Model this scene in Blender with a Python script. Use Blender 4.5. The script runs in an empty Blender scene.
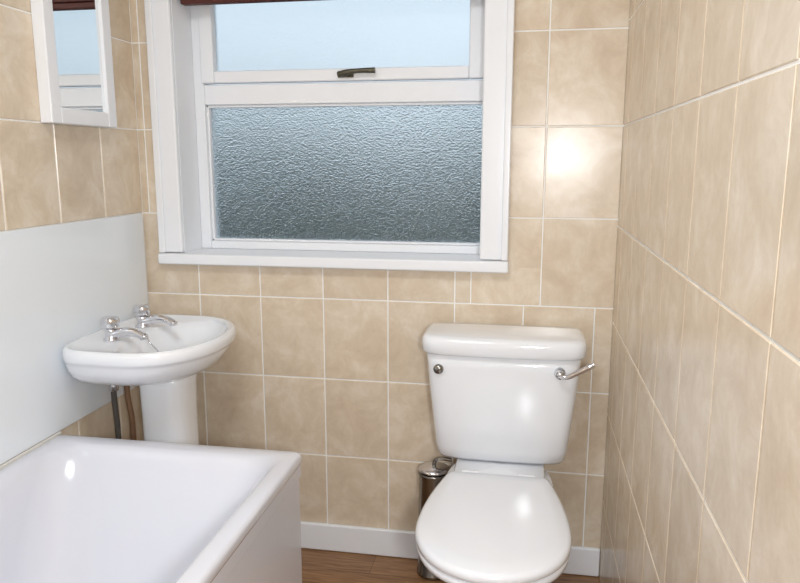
import bpy, bmesh, math, random
from mathutils import Vector, Matrix
S=bpy.context.scene
S.view_settings.view_transform='Standard'
COL=S.collection
# ------------------------------------------------------------ materials
def srgb(r,g,b):
    f=lambda c:(c/255/12.92) if c/255<=0.04045 else ((c/255+0.055)/1.055)**2.4
    return (f(r),f(g),f(b),1)
def mat(name,col,rough=.4,metal=0,coat=0,spec=.5,var=0,scale=6,bump=0,bscale=40,trans=0,ior=1.45):
    m=bpy.data.materials.new(name); m.use_nodes=True
    nt=m.node_tree; b=nt.nodes['Principled BSDF']
    b.inputs['Base Color'].default_value=col
    b.inputs['Roughness'].default_value=rough
    b.inputs['Metallic'].default_value=metal
    b.inputs['Coat Weight'].default_value=coat
    b.inputs['Coat Roughness'].default_value=.05
    b.inputs['Specular IOR Level'].default_value=spec
    b.inputs['Transmission Weight'].default_value=trans
    b.inputs['IOR'].default_value=ior
    tc=nt.nodes.new('ShaderNodeTexCoord')
    if var>0:
        n=nt.nodes.new('ShaderNodeTexNoise'); n.inputs['Scale'].default_value=scale; n.inputs['Detail'].default_value=4
        nt.links.new(tc.outputs['Object'],n.inputs['Vector'])
        mx=nt.nodes.new('ShaderNodeMix'); mx.data_type='RGBA'
        mx.inputs[6].default_value=tuple(c*(1-var) for c in col[:3])+(1,)
        mx.inputs[7].default_value=tuple(min(1,c*(1+var)) for c in col[:3])+(1,)
        nt.links.new(n.outputs['Fac'],mx.inputs[0]); nt.links.new(mx.outputs[2],b.inputs['Base Color'])
    if bump>0:
        n2=nt.nodes.new('ShaderNodeTexNoise'); n2.inputs['Scale'].default_value=bscale
        nt.links.new(tc.outputs['Object'],n2.inputs['Vector'])
        bp=nt.nodes.new('ShaderNodeBump'); bp.inputs['Strength'].default_value=bump; bp.inputs['Distance'].default_value=.002
        nt.links.new(n2.outputs['Fac'],bp.inputs['Height']); nt.links.new(bp.outputs['Normal'],b.inputs['Normal'])
    return m
def tile_mat(name,cA,cB,cC,rough=.24):
    m=bpy.data.materials.new(name); m.use_nodes=True
    nt=m.node_tree; b=nt.nodes['Principled BSDF']; N=nt.nodes.new; L=nt.links.new
    tc=N('ShaderNodeTexCoord'); geo=N('ShaderNodeNewGeometry')
    mul=N('ShaderNodeVectorMath'); mul.operation='SCALE'; mul.inputs['Scale'].default_value=37.0
    comb=N('ShaderNodeCombineXYZ')
    for i in range(3): L(geo.outputs['Random Per Island'],comb.inputs[i])
    L(comb.outputs[0],mul.inputs[0])
    add=N('ShaderNodeVectorMath'); add.operation='ADD'
    L(tc.outputs['Object'],add.inputs[0]); L(mul.outputs[0],add.inputs[1])
    n=N('ShaderNodeTexNoise'); n.inputs['Scale'].default_value=9; n.inputs['Detail'].default_value=9; n.inputs['Roughness'].default_value=.70; n.inputs['Distortion'].default_value=.4
    L(add.outputs[0],n.inputs['Vector'])
    cr=N('ShaderNodeValToRGB'); e=cr.color_ramp.elements
    e[0].position=.28; e[0].color=cA; e[1].position=.70; e[1].color=cC
    x=e.new(.5); x.color=cB
    L(n.outputs['Fac'],cr.inputs[0])
    hs=N('ShaderNodeHueSaturation')
    mr=N('ShaderNodeMapRange'); mr.inputs['To Min'].default_value=.96; mr.inputs['To Max'].default_value=1.03
    L(geo.outputs['Random Per Island'],mr.inputs['Value']); L(mr.outputs[0],hs.inputs['Value']); L(cr.outputs[0],hs.inputs['Color'])
    L(hs.outputs[0],b.inputs['Base Color'])
    b.inputs['Roughness'].default_value=rough
    n2=N('ShaderNodeTexNoise'); n2.inputs['Scale'].default_value=14; L(add.outputs[0],n2.inputs['Vector'])
    bp=N('ShaderNodeBump'); bp.inputs['Strength'].default_value=.12; bp.inputs['Distance'].default_value=.003
    L(n2.outputs['Fac'],bp.inputs['Height']); L(bp.outputs[0],b.inputs['Normal'])
    return m
M_tile=tile_mat('beige_marbled_tile',srgb(209,189,164),srgb(224,207,184),srgb(238,226,209))
M_grout=mat('grout',srgb(250,249,246),.7)
M_cer=mat('white_ceramic',srgb(243,245,249),.09,coat=.5)
M_acr=mat('bath_acrylic',srgb(225,226,234),.16,coat=.3)
M_lid=mat('seat_plastic',srgb(240,242,247),.14,coat=.3)
M_paint=mat('white_gloss_paint',srgb(246,248,252),.3,bump=.15,bscale=60)
M_panel=mat('splashback_plastic',srgb(240,245,250),.12)
M_chrome=mat('chrome',(.72,.72,.75,1),.1,metal=1)
M_steel=mat('dark_steel',(.30,.29,.27,1),.22,metal=1)
M_brass=mat('tarnished_brass',(.13,.12,.09,1),.35,metal=1)
M_black=mat('grey_hose',(.10,.09,.08,1),.5)
M_copper=mat('painted_copper_pipe',srgb(150,116,90),.4,metal=.3,var=.2)
M_blind=mat('blind_brown',srgb(88,44,38),.55,var=.25,scale=40)
M_ceil=mat('ceiling_paint',srgb(240,240,240),.8)
M_mirror=mat('mirror_glass',(.86,.88,.88,1),.01,metal=1)
M_seal=mat('silicone',srgb(225,222,215),.4)
M_hedge=mat('hedge_leaves',srgb(76,88,84),.9,var=.4,scale=8)
M_ground=mat('yard_concrete',srgb(100,100,98),.9,var=.2)
def glass_mat(name,rough,bscale,bstr,dist):
    m=bpy.data.materials.new(name); m.use_nodes=True
    nt=m.node_tree; b=nt.nodes['Principled BSDF']; N=nt.nodes.new; L=nt.links.new
    b.inputs['Base Color'].default_value=(.88,.95,.98,1)
    b.inputs['Transmission Weight'].default_value=1; b.inputs['Roughness'].default_value=rough; b.inputs['IOR'].default_value=1.45
    tc=N('ShaderNodeTexCoord'); mp=N('ShaderNodeMapping'); mp.inputs['Scale'].default_value=(1,1,1.5)
    v=N('ShaderNodeTexVoronoi'); v.inputs['Scale'].default_value=bscale
    L(tc.outputs['Object'],mp.inputs[0]); L(mp.outputs[0],v.inputs['Vector'])
    bp=N('ShaderNodeBump'); bp.inputs['Strength'].default_value=bstr; bp.inputs['Distance'].default_value=dist
    L(v.outputs['Distance'],bp.inputs['Height']); L(bp.outputs[0],b.inputs['Normal'])
    return m
M_glass=glass_mat('obscured_glass',.34,150,.6,.003)
M_glass2=glass_mat('obscured_glass_upper',.40,150,.4,.0012)
def floor_mat():
    m=bpy.data.materials.new('wood_vinyl'); m.use_nodes=True
    nt=m.node_tree; b=nt.nodes['Principled BSDF']; N=nt.nodes.new; L=nt.links.new
    tc=N('ShaderNodeTexCoord'); mp=N('ShaderNodeMapping'); mp.inputs['Scale'].default_value=(3,30,3)
    L(tc.outputs['Object'],mp.inputs[0])
    n=N('ShaderNodeTexNoise'); n.inputs['Scale'].default_value=3; n.inputs['Detail'].default_value=8; n.inputs['Distortion'].default_value=1
    L(mp.outputs[0],n.inputs['Vector'])
    cr=N('ShaderNodeValToRGB'); e=cr.color_ramp.elements
    e[0].position=.3; e[0].color=srgb(124,86,54); e[1].position=.7; e[1].color=srgb(176,132,90)
    L(n.outputs['Fac'],cr.inputs[0])
    br=N('ShaderNodeTexBrick'); br.inputs['Scale'].default_value=1; br.inputs['Mortar Size'].default_value=.0012
    br.inputs['Brick Width'].default_value=.9; br.inputs['Row Height'].default_value=.11
    br.inputs['Color1'].default_value=(1,1,1,1); br.inputs['Color2'].default_value=(.85,.85,.85,1); br.inputs['Mortar'].default_value=(.45,.45,.45,1)
    L(tc.outputs['Object'],br.inputs['Vector'])
    mx=N('ShaderNodeMix'); mx.data_type='RGBA'; mx.blend_type='MULTIPLY'; mx.inputs[0].default_value=1
    L(cr.outputs[0],mx.inputs[6]); L(br.outputs[0],mx.inputs[7]); L(mx.outputs[2],b.inputs['Base Color'])
    b.inputs['Roughness'].default_value=.35
    return m
M_floor=floor_mat()
# ------------------------------------------------------------ helpers
def empty(name,loc=(0,0,0)):
    o=bpy.data.objects.new(name,None); COL.objects.link(o); o.location=loc; o.empty_display_size=.1
    return o
def finish(me,name,m,parent=None,smooth=False,bevel=0,seg=3,sub=0):
    o=bpy.data.objects.new(name,me); COL.objects.link(o)
    if m and not me.materials: me.materials.append(m)
    if smooth:
        for p in me.polygons: p.use_smooth=True
    if bevel>0:
        b=o.modifiers.new('bev','BEVEL'); b.width=bevel; b.segments=seg; b.limit_method='ANGLE'
        b.harden_normals=False
        for p in me.polygons: p.use_smooth=True
        w=o.modifiers.new('wn','WEIGHTED_NORMAL'); w.keep_sharp=True
    if sub:
        s=o.modifiers.new('sub','SUBSURF'); s.levels=sub; s.render_levels=sub
    if parent:
        o.parent=parent; o.matrix_parent_inverse=Matrix.Translation(-parent.location)
    return o
def boxes_mesh(name,bx):
    me=bpy.data.meshes.new(name); V=[];F=[]
    for (x0,x1,y0,y1,z0,z1) in bx:
        k=len(V)
        V+=[(x0,y0,z0),(x1,y0,z0),(x1,y1,z0),(x0,y1,z0),(x0,y0,z1),(x1,y0,z1),(x1,y1,z1),(x0,y1,z1)]
        F+=[tuple(k+i for i in f) for f in [(3,2,1,0),(4,5,6,7),(0,1,5,4),(1,2,6,5),(2,3,7,6),(3,0,4,7)]]
    me.from_pydata(V,[],F); me.update(); return me
def box(name,b,m,parent=None,bevel=0,seg=2):
    bx=b if isinstance(b,list) else [b]
    return finish(boxes_mesh(name,bx),name,m,parent,bevel=bevel,seg=seg)
def loft(name,rings,m,parent=None,cap0=True,cap1=True,sub=0,smooth=True):
    n=len(rings[0]); V=[p for r in rings for p in r]; F=[]
    for k in range(len(rings)-1):
        for i in range(n):
            j=(i+1)%n
            F.append((k*n+i,k*n+j,(k+1)*n+j,(k+1)*n+i))
    def cap(k,rev):
        c=Vector((0,0,0))
        for p in rings[k]: c+=Vector(p)
        c/=n; V.append(tuple(c)); ci=len(V)-1
        for i in range(n):
            j=(i+1)%n
            F.append((ci,k*n+j,k*n+i) if not rev else (ci,k*n+i,k*n+j))
    if cap0: cap(0,False)
    if cap1: cap(len(rings)-1,True)
    me=bpy.data.meshes.new(name); me.from_pydata(V,[],F)
    bm=bmesh.new(); bm.from_mesh(me); bmesh.ops.recalc_face_normals(bm,faces=bm.faces); bm.to_mesh(me); bm.free()
    me.update()
    return finish(me,name,m,parent,smooth=smooth,sub=sub)
def se(cx,cy,rx,ry,z,n=2.0,N=64,nb=None,back=None):
    P=[]
    for i in range(N):
        t=2*math.pi*i/N; c=math.cos(t); s=math.sin(t); e=n
        if nb and ((back=='-x' and c<0) or (back=='+y' and s>0)): e=nb
        P.append((cx+rx*math.copysign(abs(c)**(2/e),c),cy+ry*math.copysign(abs(s)**(2/e),s),z))
    return P
def rrect(x0,x1,y0,y1,z,r,k=8):
    P=[]
    for (cx,cy,a0) in [(x1-r,y1-r,0),(x0+r,y1-r,90),(x0+r,y0+r,180),(x1-r,y0+r,270)]:
        for i in range(k+1):
            a=math.radians(a0+90*i/k); P.append((cx+r*math.cos(a),cy+r*math.sin(a),z))
    return P
def lathe(name,prof,base,axis,m,parent=None,N=32):
    ax=Vector(axis).normalized(); u=ax.orthogonal().normalized(); v=ax.cross(u); b=Vector(base)
    rings=[[tuple(b+ax*h+(u*math.cos(2*math.pi*i/N)+v*math.sin(2*math.pi*i/N))*r) for i in range(N)] for r,h in prof]
    return loft(name,rings,m,parent)
def tube(name,pts,r,m,parent=None,res=10):
    cu=bpy.data.curves.new(name,'CURVE'); cu.dimensions='3D'; cu.bevel_depth=1; cu.bevel_resolution=5; cu.use_fill_caps=True
    sp=cu.splines.new('BEZIER'); sp.bezier_points.add(len(pts)-1); sp.resolution_u=res
    for i,p in enumerate(pts):
        bp=sp.bezier_points[i]; bp.co=p; bp.handle_left_type=bp.handle_right_type='AUTO'
        bp.radius=r[i] if isinstance(r,(list,tuple)) else r
    o=bpy.data.objects.new(name+'_c',cu); COL.objects.link(o)
    dg=bpy.context.evaluated_depsgraph_get(); me=bpy.data.meshes.new_from_object(o.evaluated_get(dg))
    bpy.data.objects.remove(o); me.materials.clear(); me.name=name
    return finish(me,name,m,parent,smooth=True)
# ------------------------------------------------------------ room
XL,XR,YB,YF,ZC=-1.205,.254,2.1,-.7,2.35
G=.0019; TT=.002; BV=.0015
def tiles(rects):
    V=[];F=[]
    for s0,s1,t0,t1,fl in rects:
        if s1-s0<.006 or t1-t0<.006: continue
        a0=s0+(G if fl[0] else 0);a1=s1-(G if fl[1] else 0);b0=t0+(G if fl[2] else 0);b1=t1-(G if fl[3] else 0)
        c0=a0+(BV if fl[0] else 0);c1=a1-(BV if fl[1] else 0);d0=b0+(BV if fl[2] else 0);d1=b1-(BV if fl[3] else 0)
        k=len(V)
        V+=[(a0,b0,0),(a1,b0,0),(a1,b1,0),(a0,b1,0),(c0,d0,TT),(c1,d0,TT),(c1,d1,TT),(c0,d1,TT)]
        F+=[tuple(k+i for i in f) for f in [(4,5,6,7),(0,1,5,4),(1,2,6,5),(2,3,7,6),(3,0,4,7)]]
    return V,F
def grid(ss,ts):
    R=[]
    for i in range(len(ss)-1):
        for j in range(len(ts)-1):
            R.append((ss[i],ss[i+1],ts[j],ts[j+1],(1,1,1,1)))
    return R
def clip(R,o):
    out=[]
    for (s0,s1,t0,t1,f) in R:
        if s1<=o[0] or s0>=o[1] or t1<=o[2] or t0>=o[3]: out.append((s0,s1,t0,t1,f)); continue
        if t0<o[2]: out.append((s0,s1,t0,o[2],(1,1,1,0)))
        if t1>o[3]: out.append((s0,s1,o[3],t1,(1,1,0,1)))
        m0=max(t0,o[2]); m1=min(t1,o[3])
        if s0<o[0]: out.append((s0,o[0],m0,m1,(1,0,1 if t0>=o[2] else 0,1 if t1<=o[3] else 0)))
        if s1>o[1]: out.append((o[1],s1,m0,m1,(0,1,1 if t0>=o[2] else 0,1 if t1<=o[3] else 0)))
    return out
def wall(name,slabs,rects,mapf):
    me0=boxes_mesh(name,slabs)
    V0=[tuple(v.co) for v in me0.vertices]; F0=[tuple(p.vertices) for p in me0.polygons]
    V,F=tiles(rects); k=len(V0)
    Vm=[mapf(*v) for v in V]
    me=bpy.data.meshes.new(name+'_m'); me.from_pydata(V0+Vm,[],F0+[tuple(i+k for i in f) for f in F])
    me.materials.append(M_grout); me.materials.append(M_tile)
    nf=len(F0)
    for i,p in enumerate(me.polygons): p.material_index=0 if i<nf else 1
    bm=bmesh.new(); bm.from_mesh(me); bmesh.ops.recalc_face_normals(bm,faces=bm.faces)
    bm.to_mesh(me); bm.free(); me.update()
    return finish(me,name,None)
ZP=.2575
zs=[0]+[.07+ZP*k for k in range(0,9)]+[ZC]
zs=[z for z in zs if z<=ZC]
p=.204
xlow=[XL]+[-1.0236+p*k for k in range(0,7)]; xlow=[x for x in xlow if x<XR-.01]+[XR]
xup=sorted([.044-p*k for k in range(0,7) if .044-p*k>XL+.01]+[XL,XR])
zl=[z for z in zs if z<=.8426]; zu=[z for z in zs if z>=.8424]
HX0,HX1,HZ0,HZ1=-1.08,-.10,.955,1.96
R=grid(xlow,zl)
xm=[x for x in xlow if x<-.2]+[-.16,.044,XR]
R+=grid(xm,zu[:2])+grid(xup,zu[1:])
R=clip(R,(HX0,HX1,HZ0,HZ1))
WT=.24
wall('wall_back',[(XL-.1,HX0,YB,YB+WT,0,ZC),(HX1,XR+.1,YB,YB+WT,0,ZC),(HX0,HX1,YB,YB+WT,0,HZ0),(HX0,HX1,YB,YB+WT,HZ1,ZC)],R,lambda s,t,h:(s,YB-h,t))
ysl=[YB-p*k for k in range(0,15) if YB-p*k>YF]+[YF]; ysl=sorted(ysl)
wall('wall_left',[(XL-.1,XL,YF,YB,0,ZC)],grid(ysl,zs),lambda s,t,h:(XL+h,s,t))
ysr=sorted([YB]+[2.0-.204*k for k in range(0,15) if 2.0-.204*k>YF]+[YF])
zr=[0,.246,.524,.802,1.080,1.358,1.636,1.914,2.192,ZC]
wall('wall_right',[(XR,XR+.1,YF,YB,0,ZC)],grid(ysr,zr),lambda s,t,h:(XR-h,s,t))
box('wall_front',(XL-.1,XR+.1,YF-.1,YF,0,ZC),M_ceil)
box('floor',(XL-.1,XR+.1,YF-.1,YB+WT,-.05,0),M_floor)
box('ceiling',(XL-.1,XR+.1,YF-.1,YB+WT,ZC,ZC+.05),M_ceil)
box('baseboard_back',[(XL+.003,XR-.003,YB-.018,YB-.0022,.001,.093)],M_paint,bevel=.005)
# ------------------------------------------------------------ window
W=empty('window_1',(-.6,YB,1.4))
Z1=1.94
box('casing_left',[(-1.14,-1.065,YB-.022,YB-.0025,.978,Z1)],M_paint,W,.006)
box('casing_left_bead',[(-1.14,-1.118,YB-.030,YB-.0225,.978,Z1)],M_paint,W,.003)
box('casing_right',[(-.135,-.053,YB-.022,YB-.0025,.978,Z1)],M_paint,W,.006)
box('casing_right_bead',[(-.072,-.053,YB-.030,YB-.0225,.978,Z1)],M_paint,W,.003)
box('casing_top',[(-1.14,-.053,YB-.022,YB-.0025,Z1,Z1+.08)],M_paint,W,.006)
box('sill_board',[(-1.143,-.050,YB-.036,YB-.0025,.942,.976),(-1.078,-.102,YB-.003,2.235,.956,.976)],M_paint,W,.006)
box('reveal_lining',[(-1.079,-1.065,YB-.003,2.235,.976,Z1),(-.125,-.101,YB-.003,2.235,.976,Z1),(-1.079,-.101,YB-.003,2.235,Z1,Z1+.019)],M_paint,W,.001)
yf=2.215
box('outer_frame',[(-1.065,-1.03,yf,yf+.07,.976,Z1),(-.14,-.125,yf,yf+.07,.976,Z1),(-1.03,-.14,yf,yf+.07,.976,1.002),(-1.03,-.14,yf,yf+.07,1.438,1.500),(-1.03,-.14,yf,yf+.07,1.90,Z1)],M_paint,W,.004)
box('glazing_bead',[(-1.03,-1.022,yf+.012,yf+.03,1.002,1.438),(-1.03,-.14,yf+.012,yf+.03,1.002,1.009),(-1.03,-.14,yf+.012,yf+.03,1.430,1.438)],M_paint,W,.002)
box('upper_sash',[(-1.033,-.989,yf-.014,yf+.03,1.504,1.895),(-.185,-.136,yf-.014,yf+.03,1.504,1.895),(-.989,-.185,yf-.014,yf+.03,1.504,1.540),(-.989,-.185,yf-.014,yf+.03,1.855,1.895)],M_paint,W,.004)
box('glass_lower',(-1.035,-.135,yf+.031,yf+.036,.995,1.444),M_glass,W)
box('glass_upper',(-.995,-.18,yf+.012,yf+.017,1.534,1.86),M_glass2,W)
box('latch_plate',(-.585,-.535,yf-.018,yf-.014,1.512,1.532),M_brass,W,.002)
lathe('latch_pivot',[(.009,0),(.009,.014),(.006,.018)],(-.56,yf-.018,1.521),(0,-1,0),M_brass,W)
tube('latch_arm',[(-.580,yf-.032,1.519),(-.56,yf-.034,1.524),(-.52,yf-.034,1.529),(-.465,yf-.032,1.530)],[.008,.009,.007,.0085],M_brass,W)
# blind
B=empty('window_blind',(-.6,2.15,1.75))
box('bottom_bar',(-1.055,-.15,2.13,2.16,1.728,1.746),M_blind,B,.004)
sl=[(-1.055,-.15,2.128+.002*(k%2),2.160-.002*(k%2),1.748+.0115*k,1.758+.0115*k) for k in range(13)]
box('folded_slats',sl,M_blind,B,.002)
box('head_rail',(-1.06,-.145,2.12,2.17,1.90,1.939),M_blind,B,.003)
# ------------------------------------------------------------ outside
box('garden_ground',(-9,9,YB+WT+.02,14,-.6,-.5),M_ground)
bm=bmesh.new(); bmesh.ops.create_grid(bm,x_segments=80,y_segments=16,size=1)
me=bpy.data.meshes.new('garden_hedge')
random.seed(3)
for v in bm.verts:
    x=v.co.x*8; z=(v.co.y+1)/2*1.78-.5
    v.co=Vector((x,5.2+random.uniform(-.12,.12)+.25*((z-.3)**2),z+random.uniform(-.05,.05)))
bm.to_mesh(me); bm.free(); o=finish(me,'garden_hedge',M_hedge,smooth=True)
sd=o.modifiers.new('s','SOLIDIFY'); sd.thickness=.5; sd.offset=1
# ------------------------------------------------------------ splashback
box('splashback_panel',(XL+.0022,XL+.009,-.1,2.085,.562,1.10),M_panel,bevel=.002)
# ------------------------------------------------------------ mirror
Mr=empty('wall_mirror',(XL+.02,1.77,1.58))
mx0,mx1=XL+.0022,XL+.036
y0,y1,z0,z1=1.643,1.933,1.356,1.84; fw=.040
box('mirror_frame',[(mx0,mx1,y0,y0+fw,z0,z1),(mx0,mx1,y1-fw,y1,z0,z1),(mx0,mx1,y0+fw,y1-fw,z0,z0+fw),(mx0,mx1,y0+fw,y1-fw,z1-fw,z1)],M_paint,Mr,.003)
box('mirror_back',(mx0,mx0+.012,y0+fw,y1-fw,z0+fw,z1-fw),M_paint,Mr)
box('mirror_pane',(mx0+.013,mx0+.024,y0+fw+.001,y1-fw-.001,z0+fw+.001,z1-fw-.001),M_mirror,Mr)
# ------------------------------------------------------------ bathtub
T=empty('bathtub',(-.87,.75,0))
bx0,bx1,by0,by1=XL+.0095,-.530,-.1,1.6
H=.557
def br(dx0,dx1,dy0,dy1,z,r): return rrect(bx0+dx0,bx1-dx1,by0+dy0,by1-dy1,z,r)
rings=[br(.012,.010,.01,.008,H-.030,.010),br(.0,.002,.0,.002,H-.030,.012),br(0,0,0,0,H-.024,.013),br(0,0,0,0,H-.010,.013),br(.002,.003,.002,.003,H-.003,.014),br(.008,.009,.008,.009,H,.015),
 br(.026,.036,.040,.042,H-.001,.03),br(.034,.042,.050,.049,H-.003,.05),br(.042,.049,.06,.058,H-.010,.07),br(.052,.056,.075,.072,H-.03,.09),br(.062,.064,.11,.11,H-.10,.12),
 br(.078,.076,.19,.17,H-.22,.14),br(.10,.095,.26,.24,H-.32,.15),br(.13,.125,.30,.30,H-.365,.15),br(.19,.18,.40,.40,H-.385,.13),br(.28,.27,.6,.6,H-.39,.05)]
loft('tub_shell',rings,M_acr,T,cap0=False)
box('side_panel',[(-.554,-.537,by0+.01,by1-.005,.001,H-.029)],M_acr,T,.004)
box('side_panel_rail',[(-.5368,-.533,by0+.01,by1-.005,H-.065,H-.029)],M_acr,T,.0015)
box('end_panel',[(XL+.003,-.555,by1-.021,by1-.005,.001,H-.029)],M_acr,T,.003)
lathe('overflow_cover',[(.001,0),(.03,0),(.032,.003),(.026,.008),(.001,.009)],(-1.125,.9,.47),(1,0,.1),M_chrome,T)
box('seal_strip',[(XL+.0092,XL+.016,by0,by1,H-.002,H+.006)],M_seal,T,.002)
# ------------------------------------------------------------ washbasin
bcy=1.81
Bn=empty('washbasin',(-1.0,bcy,.75)); x0=XL+.0095
def bs(x0_,x1_,ry,z,n=2.3,nb=5,cy=bcy):
    return se((x0_+x1_)/2,cy,(x1_-x0_)/2,ry,z,n,72,nb,'-x')
xf=-.812
R=[bs(x0,-.93,.12,.672,2.2,4),bs(x0,-.90,.15,.677,2.2,4),bs(x0,-.872,.185,.690,2.2,4),bs(x0,-.848,.208,.708,2.2,4.5),bs(x0,-.834,.219,.728,2.2,5),
   bs(x0,-.826,.225,.742,2.2,5),bs(x0,-.824,.226,.748,2.2,5),bs(x0,-.816,.233,.753,2.2,5),bs(x0,xf,.236,.760,2.2,5),bs(x0,xf,.236,.776,2.2,5),bs(x0+.001,xf-.003,.233,.784,2.2,5),bs(x0+.004,xf-.009,.228,.788,2.2,5),
   bs(x0+.012,xf-.018,.218,.787,2.2,5),bs(x0+.018,xf-.024,.212,.780,2.2,5),
   bs(x0+.112,xf-.027,.202,.778,2.1,2.6),bs(x0+.120,xf-.033,.196,.772,2.1,2.5),bs(x0+.126,xf-.041,.186,.757,2.1,2.4),
   bs(x0+.137,xf-.057,.165,.725,2.1,2.3),bs(x0+.16,xf-.085,.13,.70,2,2),bs(x0+.185,xf-.12,.07,.688,2,2),bs(x0+.20,xf-.155,.025,.685,2,2)]
loft('basin_bowl',R,M_cer,Bn)
lathe('waste',[(.022,0),(.022,.003),(.016,.004),(.012,.001)],(-1.005,bcy,.686),(0,0,1),M_chrome,Bn)
pcy=bcy+.01
def ped(z,rx,ry,cx=-.995): return se(cx,pcy,rx,ry,z,2.8,48,4,'-x')
loft('pedestal',[ped(.0015,.095,.10),ped(.03,.093,.098),ped(.06,.078,.082),ped(.30,.067,.069),ped(.55,.067,.069),ped(.64,.069,.071),ped(.68,.073,.077)],M_cer,Bn)
TX=-1.112
def tap(name,y):
    b=(TX,y,.779)
    lathe(name+'_flange',[(.022,0),(.022,.004),(.017,.008),(.0155,.010),(.0155,.022),(.017,.024),(.017,.030),(.012,.033),(.010,.037)],b,(0,0,1),M_chrome,Bn)
    lathe(name+'_head',[(.010,0),(.020,.002),(.0225,.005),(.0245,.022),(.021,.029),(.009,.031)],(b[0],y,.814),(0,0,1),M_chrome,Bn)
    tube(name+'_spout',[(b[0],y,.794),(b[0]+.035,y,.803),(b[0]+.072,y,.803),(b[0]+.098,y,.794)],[.014,.013,.0115,.0105],M_chrome,Bn)
    lathe(name+'_nozzle',[(.0105,0),(.0115,.002),(.0115,.010),(.008,.010)],(b[0]+.097,y,.797),(.15,0,-1),M_chrome,Bn)
tap('tap_hot',1.735); tap('tap_cold',1.900)
lathe('chain_stay',[(.009,0),(.009,.003),(.004,.006),(.004,.012)],(-1.115,1.813,.778),(0,0,1),M_chrome,Bn)
tube('plug_chain',[(-1.115,1.813,.788),(-1.09,1.818,.784),(-1.068,1.825,.778),(-1.05,1.825,.752),(-1.02,1.815,.73)],.0022,M_chrome,Bn)
tube('supply_pipe',[(-1.155,1.800,.69),(-1.160,1.802,.6),(-1.155,1.80,.5),(-1.16,1.80,.25),(-1.16,1.80,.002)],.008,M_black,Bn)
tube('copper_pipe',[(-1.132,1.835,.69),(-1.140,1.838,.6),(-1.130,1.838,.5),(-1.14,1.838,.3),(-1.14,1.838,.002)],.0085,M_copper,Bn)
lathe('isolation_valve',[(.010,0),(.0125,.002),(.0125,.03),(.010,.032)],(-1.158,1.801,.61),(0,0,1),M_chrome,Bn)
# ------------------------------------------------------------ toilet
To=empty('toilet',(-.056,1.75,0))
tc=-.056
def cr_(hw,yfront,z,n=5,yb=2.075):
    P=[]; N=72; cy=(yfront+yb)/2; ry=(yb-yfront)/2
    for i in range(N):
        t=2*math.pi*i/N; c=math.cos(t); s=math.sin(t)
        e=n if s<0 else 9
        x=math.copysign(abs(c)**(2/7),c)*hw; y=math.copysign(abs(s)**(2/e),s)*ry
        if s<0: y=y*(1-.10*(x/hw)**2)
        P.append((tc+x,cy+y,z))
    return P
loft('cistern_tank',[cr_(.165,1.955,.416),cr_(.176,1.935,.419),cr_(.181,1.922,.430),cr_(.187,1.910,.46),cr_(.195,1.902,.54),cr_(.204,1.897,.62),cr_(.211,1.893,.70),cr_(.215,1.892,.745)],M_cer,To)
loft('cistern_lid',[cr_(.214,1.890,.736,5,2.078),cr_(.221,1.882,.738,5,2.08),cr_(.225,1.876,.744,5,2.081),cr_(.226,1.875,.770,5,2.081),cr_(.224,1.877,.779,5,2.08),cr_(.219,1.882,.786,5,2.078),cr_(.208,1.893,.790,5,2.07),cr_(.15,1.93,.792,5,2.04)],M_cer,To)
def egg(y0,y1,sc,z,back=.134):
    M=30
    ss=[(1-math.cos(math.pi*i/M))/2 for i in range(M+1)]
    right=[]
    for s in ss:
        if s<.58: w=.985+(1.31-.985)*math.sin(min(1,s/.58)*math.pi/2)
        else:
            q=(s-.58)/.42; w=1.31*math.sqrt(max(0,1-q**2.15))
        if s<.04: w*= .90+.10*math.sqrt(max(0,1-(1-s/.04)**2))
        right.append((w*back*sc,y1+(y0-y1)*s))
    return [(tc+w,y,z) for w,y in right]+[(tc-w,y,z) for w,y in reversed(right[:-1])]
yb_,yf_=1.805,1.318
loft('seat_lid',[egg(yf_+.004,yb_-.004,.985,.421),egg(yf_,yb_,1.0,.424),egg(yf_,yb_,1.0,.434),egg(yf_+.003,yb_-.003,.985,.441),egg(yf_+.012,yb_-.012,.94,.4455),egg(yf_+.05,yb_-.05,.78,.4475),egg(yf_+.13,yb_-.13,.45,.449)],M_lid,To)
loft('seat_ring',[egg(yf_+.008,yb_-.01,.955,.399),egg(yf_+.003,yb_-.004,.98,.402),egg(yf_+.002,yb_-.004,.985,.414),egg(yf_+.008,yb_-.01,.96,.418)],M_lid,To)
def pr(y0,y1,hw,z,n=2.4,nb=5): 
    return se(tc,(y0+y1)/2,hw,(y1-y0)/2,z,n,72,nb,'+y')
loft('pan',[pr(1.50,1.99,.115,.0015),pr(1.50,1.99,.115,.02),pr(1.515,1.985,.108,.05),pr(1.53,1.98,.10,.14),pr(1.50,1.99,.112,.22),pr(1.44,1.995,.130,.29),pr(1.39,1.995,.140,.34),pr(1.36,1.995,.146,.37),pr(1.352,1.995,.150,.392),pr(1.36,1.99,.147,.398)],M_cer,To)
loft('pan_shelf',[rrect(tc-.120,tc+.120,1.80,2.05,.36,.03),rrect(tc-.125,tc+.125,1.79,2.055,.37,.03),rrect(tc-.125,tc+.125,1.79,2.055,.408,.03),rrect(tc-.12,tc+.12,1.795,2.05,.415,.03)],M_cer,To)
for i,sx in enumerate((-.075,.075)):
    lathe('hinge_%d'%(i+1),[(.011,0),(.012,.002),(.012,.045),(.011,.047)],(tc+sx-.023,1.812,.430),(1,0,0),M_lid,To)
yf2=1.895
lathe('lever_boss',[(.015,0),(.015,.006),(.011,.010),(.009,.024),(.011,.028),(.002,.030)],(.098,yf2+.004,.702),(0,-1,0),M_chrome,To)
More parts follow.
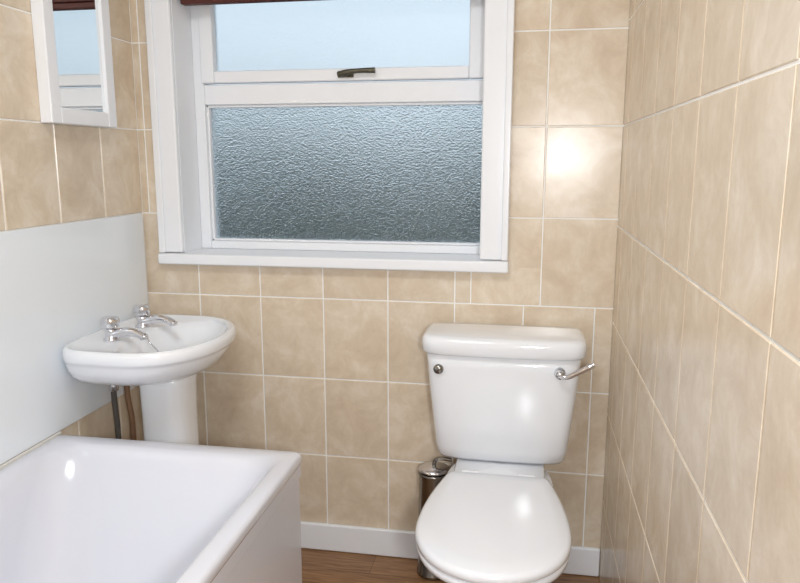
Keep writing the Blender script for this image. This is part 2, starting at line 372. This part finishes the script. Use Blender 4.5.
tube('flush_lever',[(.095,yf2-.020,.701),(.112,yf2-.024,.698),(.140,yf2-.028,.711),(.172,yf2-.030,.731),(.184,yf2-.030,.739)],[.007,.0065,.0065,.008,.0055],M_chrome,To)
lathe('side_button',[(.014,0),(.014,.004),(.011,.009),(.004,.011)],(-.230,yf2+.006,.695),(0,-1,0),M_steel,To)
# ------------------------------------------------------------ toilet brush
cx,cy=-.256,2.022
Br=empty('toilet_brush_holder',(cx,cy,0))
lathe('canister',[(.046,.0015),(.050,.003),(.050,.012),(.046,.016),(.046,.325),(.048,.330),(.048,.336),(.044,.338),(.044,.30)],(cx,cy,0),(0,0,1),M_steel,Br)
lathe('brush_cap',[(.040,.340),(.047,.341),(.047,.347),(.030,.353),(.008,.356)],(cx,cy,0),(0,0,1),M_chrome,Br)
tube('brush_handle',[(cx+.0,cy,.353),(cx+.005,cy,.372),(cx+.03,cy-.004,.380),(cx+.055,cy-.006,.379)],.006,M_steel,Br)
# ------------------------------------------------------------ lights, world, camera
def area(name,loc,target,size,power,col=(1,1,1),shape='DISK'):
    l=bpy.data.lights.new(name,'AREA'); l.shape=shape; l.size=size; l.energy=power; l.color=col
    o=bpy.data.objects.new(name,l); COL.objects.link(o); o.location=loc
    d=Vector(target)-Vector(loc); o.rotation_euler=d.to_track_quat('-Z','Y').to_euler(); return o
area('lamp_flash',(.19,-.15,1.30),(-.20,2.1,.60),.18,15,(.94,.97,1))
area('fill_ceiling',(-.45,.55,2.33),(-.45,.55,0),.6,14.5,(.92,.965,1))  # soft ambient fill added under the ceiling, no known light fitting there
w=bpy.data.worlds.new('world'); S.world=w; w.use_nodes=True
nt=w.node_tree; bg=nt.nodes['Background']; bg.inputs[0].default_value=(.80,.90,1,1); bg.inputs[1].default_value=1.05
th=math.radians(10.4); ps=math.radians(10.1)
R_=Vector((math.cos(ps),math.sin(ps),0))
F_=Vector((-math.sin(ps)*math.cos(th),math.cos(ps)*math.cos(th),-math.sin(th))); U_=R_.cross(F_)
cam=bpy.data.cameras.new('camera'); co=bpy.data.objects.new('camera',cam); COL.objects.link(co)
cam.sensor_width=36; cam.lens=715/800*36; cam.clip_start=.02
co.matrix_world=Matrix((( R_.x,U_.x,-F_.x,0),(R_.y,U_.y,-F_.y,0),(R_.z,U_.z,-F_.z,1.264),(0,0,0,1)))
S.camera=co
